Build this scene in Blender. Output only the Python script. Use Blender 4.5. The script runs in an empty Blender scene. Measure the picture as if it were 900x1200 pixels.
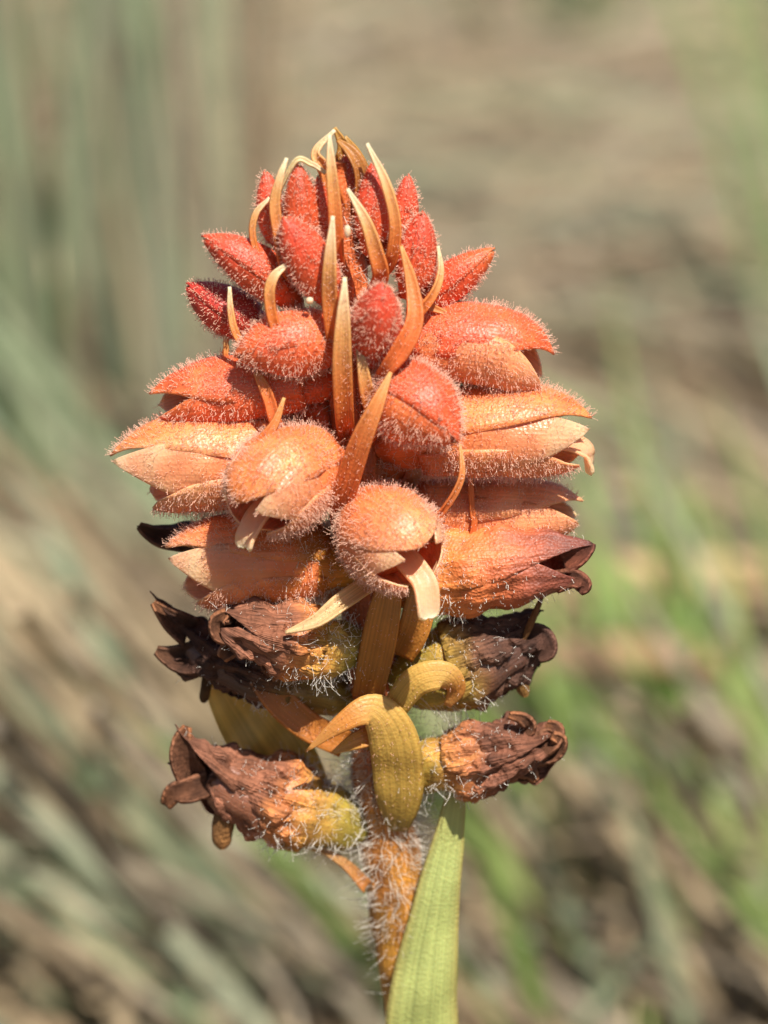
import bpy, math, random
import numpy as np
from mathutils import Vector

random.seed(11)
rng = np.random.default_rng(11)
R = math.radians

# ------------------------------------------------------------------ camera, world, sun
scene = bpy.context.scene
PITCH = R(18.0)          # the camera looks down on the meadow
DIST = 0.40              # camera to flower spike
ZC = 0.24                # height of the spike's middle above the ground
S = 0.0001               # one photo pixel (of 900 x 1200) at the spike, in metres
FW = np.array([0, math.cos(PITCH), -math.sin(PITCH)])
UPV = np.array([0, math.sin(PITCH), math.cos(PITCH)])
RT = np.array([1.0, 0, 0])
CAM = np.array([0, 0, ZC]) - FW * DIST

cam_data = bpy.data.cameras.new('camera')
cam = bpy.data.objects.new('camera', cam_data)
scene.collection.objects.link(cam)
cam.location = CAM
cam.rotation_euler = (math.pi / 2 - PITCH, 0, 0)
cam_data.sensor_fit = 'VERTICAL'
cam_data.sensor_height = 24.0
cam_data.lens = 24.0 * DIST / 0.12
cam_data.clip_start = 0.01
cam_data.clip_end = 1000
cam_data.dof.use_dof = True
cam_data.dof.focus_distance = DIST - 0.007
cam_data.dof.aperture_fstop = 9.0
cam_data.dof.aperture_blades = 7
scene.camera = cam

SUN_EL, SUN_AZ = R(57), R(24)      # azimuth measured from behind the camera towards the right
world = bpy.data.worlds.new('World')
scene.world = world
world.use_nodes = True
wn = world.node_tree
sky = wn.nodes.new('ShaderNodeTexSky')
sky.sky_type = 'NISHITA'
sky.sun_disc = False
sky.sun_elevation = SUN_EL
sky.sun_rotation = math.pi - SUN_AZ
wn.links.new(sky.outputs[0], wn.nodes['Background'].inputs[0])
wn.nodes['Background'].inputs[1].default_value = 0.06

sd = bpy.data.lights.new('sun', 'SUN')
sd.energy = 5.0
sd.angle = R(0.53)
sd.color = (1.0, 0.955, 0.88)
sun = bpy.data.objects.new('sun', sd)
scene.collection.objects.link(sun)
to_sun = Vector((math.sin(SUN_AZ) * math.cos(SUN_EL), -math.cos(SUN_AZ) * math.cos(SUN_EL), math.sin(SUN_EL)))
sun.rotation_euler = to_sun.to_track_quat('Z', 'Y').to_euler()

scene.view_settings.view_transform = 'Standard'
scene.view_settings.look = 'None'
scene.view_settings.exposure = 0.8
scene.view_settings.gamma = 1.0
scene.view_settings.use_curve_mapping = False
scene.cycles.max_bounces = 6
scene.cycles.diffuse_bounces = 3
scene.cycles.glossy_bounces = 2
scene.cycles.transmission_bounces = 4

# ------------------------------------------------------------------ helpers
C = scene.collection

def ray(px, py):
    return FW + RT * ((px - 450) * S / DIST) + UPV * ((600 - py) * S / DIST)

def P(px, py, d=0.0):
    """photo pixel at depth d (px units, + = behind the stem's vertical plane)"""
    v = ray(px, py)
    k = (d * S - CAM[1]) / v[1]
    return CAM + v * k

def G(px, py, h=0.0):
    """photo pixel met at height h above the ground"""
    v = ray(px, py)
    return CAM + v * ((h - CAM[2]) / v[2])

def lin(c):
    c = np.asarray(c, float) / 255.0
    return np.where(c <= 0.04045, c / 12.92, ((c + 0.055) / 1.055) ** 2.4)

def grad(stops, t):
    ts = [s[0] for s in stops]
    cs = np.array([lin(s[1]) for s in stops])
    t = np.asarray(t)
    return np.stack([np.interp(t, ts, cs[:, i]) for i in range(3)], -1)

def nrm(v):
    return v / np.maximum(np.linalg.norm(v, axis=-1, keepdims=True), 1e-12)

_K = rng.normal(size=(40, 3)); _PH = rng.uniform(0, 6.28, 40)
def nz(p, wl, seed=0):
    """smooth pseudo noise in about [-1, 1], p in metres, wl = wavelength in metres"""
    o = (seed * 7) % 33
    s = 0
    for i in range(6):
        k = nrm(_K[o + i]) * (6.283 / wl) * (0.7 + 0.15 * i)
        s = s + np.sin(p @ k + _PH[o + i] + seed * 1.7)
    return s / 3.2

def link_mesh(name, V, F, mat, parent=None, cols=None, uv=None, kind=None):
    me = bpy.data.meshes.new(name)
    V = np.asarray(V, np.float32).reshape(-1, 3)
    F = np.asarray(F, np.int32)
    n, k = F.shape
    me.vertices.add(len(V)); me.vertices.foreach_set('co', V.ravel())
    me.loops.add(n * k); me.loops.foreach_set('vertex_index', F.ravel())
    me.polygons.add(n)
    me.polygons.foreach_set('loop_start', np.arange(0, n * k, k, dtype=np.int32))
    me.polygons.foreach_set('use_smooth', np.ones(n, bool))
    if cols is not None:
        a = me.attributes.new('Col', 'FLOAT_COLOR', 'POINT')
        cc = np.ones((len(V), 4), np.float32); cc[:, :3] = cols
        a.data.foreach_set('color', cc.ravel())
    if uv is not None:
        a = me.attributes.new('Grain', 'FLOAT_VECTOR', 'POINT')
        cc = np.zeros((len(V), 3), np.float32); cc[:, :2] = uv
        a.data.foreach_set('vector', cc.ravel())
    me.materials.append(mat)
    me.update(); me.validate()
    o = bpy.data.objects.new(name, me)
    C.objects.link(o)
    if parent is not None:
        o.parent = parent
    if kind:
        o['kind'] = kind
    return o

def grid_faces(nu, nv, closed=False):
    i, j = np.meshgrid(np.arange(nu - 1), np.arange(nv if closed else nv - 1), indexing='ij')
    j2 = (j + 1) % nv
    return np.stack([i * nv + j, (i + 1) * nv + j, (i + 1) * nv + j2, i * nv + j2], -1).reshape(-1, 4)

def spline(pts, n):
    """Catmull-Rom through rows of pts (any width)"""
    p = np.asarray(pts, float)
    p = np.vstack([2 * p[0] - p[1], p, 2 * p[-1] - p[-2]])
    m = len(p) - 3
    out = []
    for x in np.linspace(0, m, n):
        i = min(int(x), m - 1); f = x - i
        a, b, c, d = p[i:i + 4]
        out.append(0.5 * (2 * b + (c - a) * f + (2 * a - 5 * b + 4 * c - d) * f * f + (3 * b - a - 3 * c + d) * f ** 3))
    return np.array(out)

def empty(name, loc=(0, 0, 0)):
    o = bpy.data.objects.new(name, None)
    o.empty_display_size = 0.01
    C.objects.link(o); o.location = loc
    return o

# ------------------------------------------------------------------ materials
def new_mat(name):
    m = bpy.data.materials.new(name); m.use_nodes = True
    nt = m.node_tree; nt.nodes.clear()
    return m, nt, nt.nodes.new('ShaderNodeOutputMaterial')

def tissue(name, rough=0.42, sss=0.45, trans=0.2, vein=0.2, vein_scale=(3, 26), cell=2600, bump=0.25, spec=0.5, mottle=0.25, mottle_scale=260, coat=0.0):
    m, nt, out = new_mat(name)
    N, L = nt.nodes.new, nt.links.new
    at = N('ShaderNodeAttribute'); at.attribute_name = 'Col'
    gr = N('ShaderNodeAttribute'); gr.attribute_name = 'Grain'
    tc = N('ShaderNodeTexCoord')
    mp = N('ShaderNodeMapping'); mp.inputs['Scale'].default_value = (vein_scale[0], vein_scale[1], 1)
    L(gr.outputs['Vector'], mp.inputs['Vector'])
    vn = N('ShaderNodeTexNoise'); vn.inputs['Scale'].default_value = 1.0; vn.inputs['Detail'].default_value = 3
    L(mp.outputs[0], vn.inputs['Vector'])
    mo = N('ShaderNodeTexNoise'); mo.inputs['Scale'].default_value = mottle_scale; mo.inputs['Detail'].default_value = 4
    L(tc.outputs['Object'], mo.inputs['Vector'])
    def around(src, amt):
        r = N('ShaderNodeMapRange'); r.inputs[1].default_value = 0.3; r.inputs[2].default_value = 0.7
        r.inputs[3].default_value = 1 - amt; r.inputs[4].default_value = 1 + amt * 0.6
        L(src, r.inputs[0]); return r.outputs[0]
    mul = N('ShaderNodeMath'); mul.operation = 'MULTIPLY'
    L(around(vn.outputs['Fac'], vein), mul.inputs[0]); L(around(mo.outputs['Fac'], mottle), mul.inputs[1])
    # redder where darker: raise colour to a power through gamma
    gm = N('ShaderNodeVectorMath'); gm.operation = 'SCALE'
    L(at.outputs['Color'], gm.inputs[0]); L(mul.outputs[0], gm.inputs['Scale'])
    vc = N('ShaderNodeTexVoronoi'); vc.inputs['Scale'].default_value = cell
    L(tc.outputs['Object'], vc.inputs['Vector'])
    add = N('ShaderNodeMath'); add.operation = 'MULTIPLY_ADD'; add.inputs[1].default_value = 1.6
    L(vn.outputs['Fac'], add.inputs[0]); L(vc.outputs['Distance'], add.inputs[2])
    bp = N('ShaderNodeBump'); bp.inputs['Strength'].default_value = bump; bp.inputs['Distance'].default_value = 0.0003
    L(add.outputs[0], bp.inputs['Height'])
    pb = N('ShaderNodeBsdfPrincipled')
    L(gm.outputs[0], pb.inputs['Base Color']); L(bp.outputs[0], pb.inputs['Normal'])
    pb.inputs['Roughness'].default_value = rough
    pb.inputs['Specular IOR Level'].default_value = spec
    pb.inputs['Subsurface Weight'].default_value = sss
    pb.inputs['Subsurface Radius'].default_value = (1.0, 0.45, 0.25)
    pb.inputs['Subsurface Scale'].default_value = 0.0009
    pb.inputs['Coat Weight'].default_value = coat
    tr = N('ShaderNodeBsdfTranslucent'); L(gm.outputs[0], tr.inputs[0])
    mx = N('ShaderNodeMixShader'); mx.inputs[0].default_value = trans
    L(pb.outputs[0], mx.inputs[1]); L(tr.outputs[0], mx.inputs[2])
    L(mx.outputs[0], out.inputs[0])
    return m

M_PETAL = tissue('petal_tissue')
M_LIP = tissue('lip_tissue', rough=0.3, sss=0.35, trans=0.45, vein=0.08, mottle=0.08)
M_OVARY = tissue('ovary_tissue', rough=0.5, trans=0.05, vein=0.3, mottle=0.35, mottle_scale=420)
M_DRY = tissue('withered_tissue', rough=0.75, sss=0.0, trans=0.06, vein=0.5, vein_scale=(4, 40), cell=1800, bump=0.9, spec=0.25, mottle=0.45, mottle_scale=500)
M_FADE = tissue('fading_tissue', rough=0.55, sss=0.2, trans=0.1, vein=0.28, vein_scale=(3, 18), bump=0.45, mottle=0.35, mottle_scale=420)
M_BRACT = tissue('bract_tissue', rough=0.45, sss=0.15, trans=0.36, vein=0.26, vein_scale=(0.8, 7), bump=0.22, mottle=0.14, mottle_scale=300)
M_LEAF = tissue('leaf_tissue', rough=0.45, sss=0.1, trans=0.2, vein=0.3, vein_scale=(0.8, 16), cell=2600, bump=0.35, mottle=0.12)
M_STEM = tissue('stem_tissue', rough=0.5, sss=0.1, trans=0.0, vein=0.4, vein_scale=(6, 20), bump=0.5, mottle=0.4)
M_GRASS = tissue('grass_tissue', rough=0.55, sss=0.0, trans=0.25, vein=0.25, vein_scale=(6, 10), cell=800, bump=0.2, spec=0.3, mottle=0.25, mottle_scale=60)

def hair_mat(name, col):
    m, nt, out = new_mat(name)
    N, L = nt.nodes.new, nt.links.new
    pb = N('ShaderNodeBsdfPrincipled'); pb.inputs['Base Color'].default_value = (*col, 1)
    pb.inputs['Roughness'].default_value = 0.22; pb.inputs['Specular IOR Level'].default_value = 0.9
    tl = N('ShaderNodeBsdfTranslucent'); tl.inputs[0].default_value = (*col, 1)
    m1 = N('ShaderNodeMixShader'); m1.inputs[0].default_value = 0.4
    L(pb.outputs[0], m1.inputs[1]); L(tl.outputs[0], m1.inputs[2])
    L(m1.outputs[0], out.inputs[0])
    return m
M_HAIR = hair_mat('flower_hair', (0.96, 0.64, 0.47))
M_WHAIR = hair_mat('white_hair', (0.92, 0.86, 0.76))

# ------------------------------------------------------------------ hair
def hair(parent, outer, count, length, rad=0.31, mat=None, lean=0.15, wild=0.28, bulb=1.95, mask=None, lvar=0.55, name='hair', kink=0.4):
    """outer = (nu, nv, 3) surface grid with normals; length, rad in px units"""
    V, Nn, T = outer
    nu, nv = V.shape[:2]
    a = V[:-1, :-1]; b = V[1:, :-1]; c = V[:-1, 1:]
    area = np.linalg.norm(np.cross(b - a, c - a), axis=-1)
    if mask is not None:
        area = area * mask[:-1, :-1]
    if area.sum() <= 0:
        return
    idx = rng.choice(area.size, count, p=(area / area.sum()).ravel())
    i, j = idx // (nv - 1), idx % (nv - 1)
    u, v = rng.random((2, count, 1))
    def bl(A):
        return A[i, j] * (1 - u) * (1 - v) + A[i + 1, j] * u * (1 - v) + A[i, j + 1] * (1 - u) * v + A[i + 1, j + 1] * u * v
    p, n, t = bl(V), nrm(bl(Nn)), nrm(bl(T))
    L = length * S * (1 + lvar * rng.normal(size=(count, 1))).clip(0.3, 2.0)
    d = nrm(n + lean * t + wild * rng.normal(size=(count, 3)))
    mid = p + d * L * 0.55
    tip = mid + nrm(d + kink * rng.normal(size=(count, 3))) * L * 0.45
    p = p - n * 0.5 * S
    a1 = nrm(np.cross(d, rng.normal(size=(count, 3)))); b1 = np.cross(d, a1)
    r = rad * S * (0.8 + 0.4 * rng.random((count, 1)))
    rings = []
    for q, k in ((p, 1.0), (mid, 0.75), (tip, 0.5)):
        for th in (0, 2.094, 4.189):
            rings.append(q + (a1 * math.cos(th) + b1 * math.sin(th)) * r * k)
    rb = r * bulb
    for dv in (a1, -a1, b1, -b1, d, -d):
        rings.append(tip + dv * rb)
    VV = np.stack(rings, 1)                      # count, 15, 3
    f = []
    for k in (0, 3):
        for q in range(3):
            q2 = (q + 1) % 3
            f += [(k + q, k + q2, k + 3 + q2), (k + q, k + 3 + q2, k + 3 + q)]
    for x, y in ((9, 11), (11, 10), (10, 12), (12, 9)):
        f += [(x, y, 13), (y, x, 14)]
    f = np.array(f)
    F = (f[None] + (np.arange(count) * 15)[:, None, None]).reshape(-1, 3)
    return link_mesh(name, VV.reshape(-1, 3), F, mat or M_HAIR, parent, kind='stuff')

# ------------------------------------------------------------------ shells, ribbons, lofts
def frames(pts, upref):
    T = nrm(np.gradient(pts, axis=0))
    U = nrm(upref - (upref * T).sum(-1, keepdims=True) * T)
    return T, U, np.cross(T, U)

def thick_sheet(name, V, Nn, thick, mat, parent, cols, uv, cols_in=None):
    nu, nv = V.shape[:2]
    tk = np.asarray(thick) * S
    I = V - Nn * tk
    F = grid_faces(nu, nv)
    n = nu * nv
    rim = [i * nv for i in range(nu)] + [(nu - 1) * nv + j for j in range(1, nv)] + \
          [i * nv + nv - 1 for i in range(nu - 2, -1, -1)] + [j for j in range(nv - 2, 0, -1)]
    rim = np.array(rim); r2 = np.roll(rim, -1)
    FR = np.stack([r2, rim, rim + n, r2 + n], -1)
    FF = np.vstack([F, F[:, ::-1] + n, FR])
    cc = cols.reshape(-1, 3)
    ci = cc if cols_in is None else cols_in.reshape(-1, 3)
    return link_mesh(name, np.vstack([V.reshape(-1, 3), I.reshape(-1, 3)]), FF, mat, parent, np.vstack([cc, ci]), np.vstack([uv.reshape(-1, 2)] * 2))

def grid_normals(V, centre):
    du = np.gradient(V, axis=0); dv = np.gradient(V, axis=1)
    n = nrm(np.cross(du, dv))
    sgn = np.sign(((V - centre) * n).sum())
    if sgn == 0: sgn = 1
    return n * sgn, nrm(du), sgn

def shell(name, parent, pts, upref, prof, t0, t1, ac, half, rw, rh, colf, mat, tip_round=1.6, thick=2.2, nu=26, nv=15,
          crinkle=0.0, tipshift=None, margin=None, seed=0, base_half=1.0, keel=0.0, anchor=0, inner=None):
    """a sepal: strip of a tube round the spine, from t0 to t1, centred on angle ac (0 = top)"""
    t = np.linspace(0, 1, nu) ** 0.9
    tt = t0 + (t1 - t0) * t
    n0 = len(pts)
    idx = np.linspace(0, 1, n0)
    c = np.stack([np.interp(np.clip(tt, 0, 1), idx, pts[:, k]) for k in range(3)], -1)
    T, U, W = frames(pts, upref)
    over = (tt - np.clip(tt, 0, 1))[:, None]
    ln = np.linalg.norm(np.diff(pts, axis=0), axis=1).sum()
    Ti, Ui, Wi = [np.stack([np.interp(np.clip(tt, 0, 1), idx, A[:, k]) for k in range(3)], -1) for A in (T, U, W)]
    c = c + Ti * over * ln
    r = np.interp(np.clip(tt, 0, 1.2), [p[0] for p in prof], [p[1] for p in prof])
    taper = np.clip(1 - t ** tip_round, 0, 1) ** 0.55
    grow = np.interp(t, [0, 0.25], [base_half, 1.0])
    hw = np.maximum(R(half) * taper * grow, R(1.5))
    s = np.linspace(-1, 1, nv)
    a = R(ac) + hw[:, None] * s[None, :] + anchor * (hw - R(half))[:, None]
    rr = r[:, None] * (1 + keel * (1 - np.abs(s[None, :])) ** 2 * np.ones((nu, 1)))
    if crinkle:
        ph = seed * 1.3
        env = np.interp(t, [0, 0.25, 1], [0.25, 1, 1.4])[:, None]
        q = (c[:, None] + (Ui[:, None] * np.cos(a)[..., None] + Wi[:, None] * np.sin(a)[..., None]) * r[:, None, None] * S).reshape(-1, 3)
        q2 = q - 0.6 * np.repeat(c, nv, 0)         # stretched along the spine: folds run lengthwise
        rr = rr * (1 + crinkle * env * (nz(q2, 0.0028, seed).reshape(nu, nv) * 0.85 + nz(q, 0.0016, seed + 2).reshape(nu, nv) * 0.4 + nz(q, 0.006, seed + 1).reshape(nu, nv) * 0.7 + np.sin(a * 9 + ph + 3 * t[:, None]) * 0.25))
    V = c[:, None] + (Ui[:, None] * np.cos(a)[..., None] * rh + Wi[:, None] * np.sin(a)[..., None] * rw) * (rr * S)[..., None]
    if tipshift is not None:
        V = V + (np.asarray(tipshift) * S) * (np.clip((t - 0.35) / 0.65, 0, 1) ** 2.2)[:, None, None]
    V = V + nz(V.reshape(-1, 3), 0.006, seed).reshape(nu, nv, 1) * nrm(V - c[:, None]) * (0.035 + crinkle * 0.3) * r[:, None, None] * S
    Nn, Tt, sgn = grid_normals(V, c[:, None])
    col = colf(tt[:, None] * np.ones((1, nv)), s[None, :] * np.ones((nu, 1)), V)
    uv = np.stack([tt[:, None] * np.ones((1, nv)) + seed, a * 0.5 + seed], -1)
    if sgn < 0:
        V, Nn, Tt, col, uv = V[:, ::-1], Nn[:, ::-1], Tt[:, ::-1], col[:, ::-1], uv[:, ::-1]
    ci = None
    if inner is not None:
        ci = grad(inner, tt)[:, None] * np.ones((1, nv, 1))
    o = thick_sheet(name, V, Nn, thick, mat, parent, col, uv, ci)
    return o, (V, Nn, Tt)

def loft(name, parent, pts, upref, rad, rw, rh, colf, mat, nv=24, seed=0, lump=0.04, ridges=0, ridge=0.0, t0=0.0):
    nu = len(pts)
    T, U, W = frames(pts, upref)
    a = np.linspace(0, 2 * math.pi, nv, endpoint=False)
    rr = rad[:, None] * (1 + ridge * np.cos(ridges * a)[None, :])
    V = pts[:, None] + (U[:, None] * np.cos(a)[None, :, None] * rh + W[:, None] * np.sin(a)[None, :, None] * rw) * (rr * S)[..., None]
    V = V + nz(V.reshape(-1, 3), 0.004, seed).reshape(nu, nv, 1) * nrm(V - pts[:, None] + 1e-9) * lump * (rad * S)[:, None, None]
    n = nrm(V - pts[:, None] + 1e-9)
    t = np.linspace(0, 1, nu)
    col = colf(t[:, None] * np.ones((1, nv)), np.cos(a)[None, :] * np.ones((nu, 1)), V)
    uv = np.stack([t[:, None] * np.ones((1, nv)) + seed, np.abs(a - math.pi)[None, :] * 0.5 * np.ones((nu, 1)) + seed], -1)
    F = grid_faces(nu, nv, True)
    VV = V.reshape(-1, 3); cc = col.reshape(-1, 3); uu = uv.reshape(-1, 2)
    VV = np.vstack([VV, pts[0], pts[-1]]); cc = np.vstack([cc, cc[0], cc[-1]]); uu = np.vstack([uu, uu[0], uu[-1]])
    k = np.arange(nv); k2 = (k + 1) % nv
    n0 = nu * nv
    # caps as degenerate-free triangles stored as quads would be wasteful: use quads with repeated centre avoided by pairs
    caps = []
    for q in range(0, nv, 2):
        caps.append((n0, q, (q + 1) % nv, (q + 2) % nv))
        b = (nu - 1) * nv
        caps.append((n0 + 1, b + (q + 2) % nv, b + (q + 1) % nv, b + q))
    F = np.vstack([F[:, ::-1], np.array(caps)])
    o = link_mesh(name, VV, F, mat, parent, cc, uu)
    Vc = np.concatenate([V, V[:, :1]], 1); nc = np.concatenate([n, n[:, :1]], 1)
    return o, (Vc, nc, np.repeat(T[:, None], nv + 1, 1))

def ribbon(name, parent, rows, facing=None, cup=0.25, thick=2.5, mat=None, cols=None, n=34, nv=9, seed=0, world=False, keel=0.0, margin=None, slim=1.0):
    """rows: (px, py, depth, half width px[, fx, fy, fz facing]); first row = base, last = tip"""
    rows = np.array(rows, float)
    if slim != 1: rows[:, 3] *= slim
    pts = np.array([P(*q[:3]) for q in rows]) if not world else rows[:, :3].copy()
    w = rows[:, 3:4] * (1 if world else S)
    if rows.shape[1] >= 7 and facing is None:
        fc = rows[:, 4:7]
    else:
        f0 = np.array(facing if facing is not None else (0, -1, 0.25), float)
        fc = np.repeat(f0[None], len(rows), 0)
    q = spline(np.hstack([pts, w, fc]), n)
    pts, w, fc = q[:, :3], np.maximum(q[:, 3], 0.00002), q[:, 4:7]
    T = nrm(np.gradient(pts, axis=0))
    Nf = nrm(fc - (fc * T).sum(-1, keepdims=True) * T)
    Sd = np.cross(T, Nf)
    s = np.linspace(-1, 1, nv)
    V = pts[:, None] + Sd[:, None] * (w[:, None] * s[None])[..., None] + Nf[:, None] * (cup * w[:, None] * (s[None] ** 2))[..., None]
    V = V + Nf[:, None] * (nz(V.reshape(-1, 3), 0.007, seed).reshape(n, nv) * 0.10 * w[:, None])[..., None]
    t = np.linspace(0, 1, n)
    du = np.gradient(V, axis=0); dv = np.gradient(V, axis=1)
    Nn = nrm(np.cross(du, dv))
    if (Nn * Nf[:, None]).sum() < 0:
        Nn = -Nn; V = V[:, ::-1]; Nn = Nn[:, ::-1]
    col = grad(cols, t)[:, None] * np.ones((1, nv, 1))
    if margin is not None:
        e = (np.abs(s) ** 5)[None, :, None]
        col = col * (1 - e) + lin(margin) * e
    uv = np.stack([t[:, None] * np.ones((1, nv)) + seed, s[None] * np.ones((n, 1)) + seed], -1)
    o = thick_sheet(name, V, Nn, thick if not world else thick, mat or M_BRACT, parent, col, uv)
    return o, (V, Nn, nrm(du))

# ------------------------------------------------------------------ ground (large structure)
def ground():
    n = 161
    u = np.linspace(-1, 1, n)
    g = np.sign(u) * (np.abs(u) * 1.2 + 150 * np.abs(u) ** 7)
    X, Y = np.meshgrid(g, g, indexing='ij')
    V = np.stack([X, Y + 0.9, np.zeros_like(X)], -1)
    fade = np.exp(-((X / 3) ** 2 + (Y / 3) ** 2))
    V[..., 2] = (nz(V.reshape(-1, 3), 0.5, 2).reshape(n, n) * 0.010 + nz(V.reshape(-1, 3), 0.11, 4).reshape(n, n) * 0.006) * fade - 0.012
    m, nt, out = new_mat('soil_and_litter')
    N, L = nt.nodes.new, nt.links.new
    tc = N('ShaderNodeTexCoord')
    a = N('ShaderNodeTexNoise'); a.inputs['Scale'].default_value = 9; a.inputs['Detail'].default_value = 8
    b = N('ShaderNodeTexNoise'); b.inputs['Scale'].default_value = 160; b.inputs['Detail'].default_value = 5
    L(tc.outputs['Object'], a.inputs['Vector']); L(tc.outputs['Object'], b.inputs['Vector'])
    r = N('ShaderNodeValToRGB')
    e = r.color_ramp.elements
    e[0].position = 0.35; e[0].color = (*lin((74, 60, 46)), 1)
    e[1].position = 0.65; e[1].color = (*lin((112, 94, 72)), 1)
    x = e.new(0.5); x.color = (*lin((92, 78, 58)), 1)
    mx = N('ShaderNodeMath'); mx.operation = 'MULTIPLY_ADD'; mx.inputs[1].default_value = 0.5
    L(b.outputs['Fac'], mx.inputs[0])
    h = N('ShaderNodeMath'); h.operation = 'MULTIPLY'; h.inputs[1].default_value = 0.5
    L(a.outputs['Fac'], h.inputs[0]); L(h.outputs[0], mx.inputs[2]); L(mx.outputs[0], r.inputs[0])
    bp = N('ShaderNodeBump'); bp.inputs['Distance'].default_value = 0.004; bp.inputs['Strength'].default_value = 0.8
    L(b.outputs['Fac'], bp.inputs['Height'])
    pb = N('ShaderNodeBsdfPrincipled'); pb.inputs['Roughness'].default_value = 0.9
    L(r.outputs[0], pb.inputs['Base Color']); L(bp.outputs[0], pb.inputs['Normal']); L(pb.outputs[0], out.inputs[0])
    o = link_mesh('ground', V.reshape(-1, 3), grid_faces(n, n), m, kind='structure')
    return o
ground()

# ------------------------------------------------------------------ meadow behind the flower
def blade_geo(p0, p1, w, sag, face, n=7):
    """curved flat blade between two world points; returns verts, quads (folded: 3 across, two-sided sheet with a keel)"""
    t = np.linspace(0, 1, n)[:, None]
    p0, p1 = np.asarray(p0, float), np.asarray(p1, float)
    c = p0 * (1 - t) + p1 * t + np.asarray(sag) * 4 * t * (1 - t)
    T = nrm(np.gradient(c, axis=0))
    f = np.asarray(face, float)
    f = nrm(f - (f * T).sum(-1, keepdims=True) * T)
    Sd = np.cross(T, f)
    wt = w * np.interp(t[:, 0], [0, 0.15, 0.5, 0.85, 1], [0.7, 1, 0.95, 0.5, 0.04])[:, None]
    V = np.stack([c - Sd * wt, c - f * wt * 0.5, c + Sd * wt], 1)
    return V.reshape(-1, 3), grid_faces(n, 3)

DRY = [(158, 140, 112), (188, 166, 132), (144, 126, 102), (150, 128, 100), (132, 120, 102), (172, 158, 136)]
GREY = [(146, 152, 120), (130, 142, 112), (158, 160, 132), (118, 132, 96)]
GREEN = [(122, 148, 72), (112, 142, 66), (132, 152, 86), (146, 160, 94)]

def scatter(name, count, region, palette, label, cat, length, width, rise, heading, hspread, z=(0.0, 0.02)):
    Vs, Fs, Cs, Us = [], [], [], []
    off = 0
    pal = [lin(c) for c in palette]
    for i in range(count):
        x, y = region()
        L = random.uniform(*length); w = random.uniform(*width)
        hd = heading(x, y) + random.gauss(0, hspread)
        ri = random.uniform(*rise)
        d = np.array([math.cos(hd) * math.cos(ri), math.sin(hd) * math.cos(ri), math.sin(ri)])
        p0 = np.array([x, y, random.uniform(*z)])
        p1 = p0 + d * L
        v, f = blade_geo(p0, p1, w, (random.gauss(0, 0.01), random.gauss(0, 0.01), random.uniform(0, 0.025)),
                         (random.gauss(0, 0.5), -0.7 + random.gauss(0, 0.3), 0.8), 5)
        v[:, 2] = np.maximum(v[:, 2], 0.0005)
        c = pal[random.randrange(len(pal))] * random.uniform(0.7, 1.15)
        Vs.append(v); Fs.append(f + off); off += len(v)
        Cs.append(np.repeat(c[None], len(v), 0))
        Us.append(np.stack([np.repeat(np.linspace(0, 1, 5), 3) + i, np.tile([-1, 0, 1], 5) + i * 1.0], -1))
    o = link_mesh(name, np.vstack(Vs), np.vstack(Fs), M_GRASS, None, np.vstack(Cs), np.vstack(Us), 'stuff')
    o['label'] = label; o['category'] = cat
    return o

def wedge():
    while True:
        y = random.uniform(0.25, 2.8)
        hw = 0.10 + 0.19 * (y + 0.4)
        x = random.uniform(-hw, hw)
        patch = math.sin(x * 19 + 1.3 * math.sin(y * 7)) + math.sin(y * 8.5 + 2.1 * math.sin(x * 9 + 1)) + 0.5 * math.sin(x * 41 + y * 17)
        if patch > 0.35 and random.random() < 0.8:
            continue                              # bare soil patches between the mats
        return x, y

def around():
    a = random.uniform(0, 2 * math.pi); r = 0.3 + 3.2 * math.sqrt(random.random())
    return r * math.cos(a), 0.6 + r * math.sin(a)

def far_only():
    while True:
        x, y = around()
        if y < 0.15 and abs(x) < 0.35:      # the photographer's spot and the flower's own clearing stay short
            continue
        return x, y

def head_mix(x, y):
    # thatch lies across the view on the far side, and along the slope nearer by
    if y > 0.95:
        return random.choice([0.0, math.pi, 0.15, 2.2, 1.95]) if x > -0.05 else random.choice([1.8, 1.6, 2.0, 0.2])
    return random.choice([1.95, 1.95 + math.pi, 2.1, -1.1])

scatter('dry_thatch', 9000, wedge, DRY + DRY + GREY[:2], 'matted tan dry grass thatch covering the ground behind the flower', 'dry grass',
        (0.05, 0.22), (0.0008, 0.0022), (-0.02, 0.18), head_mix, 0.35)
scatter('meadow_thatch', 9000, far_only, DRY + GREY, 'loose dry grass litter spread over the wider meadow', 'dry grass',
        (0.08, 0.28), (0.001, 0.0026), (0.0, 0.3), lambda x, y: random.uniform(0, 6.28), 1.0)

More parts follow.
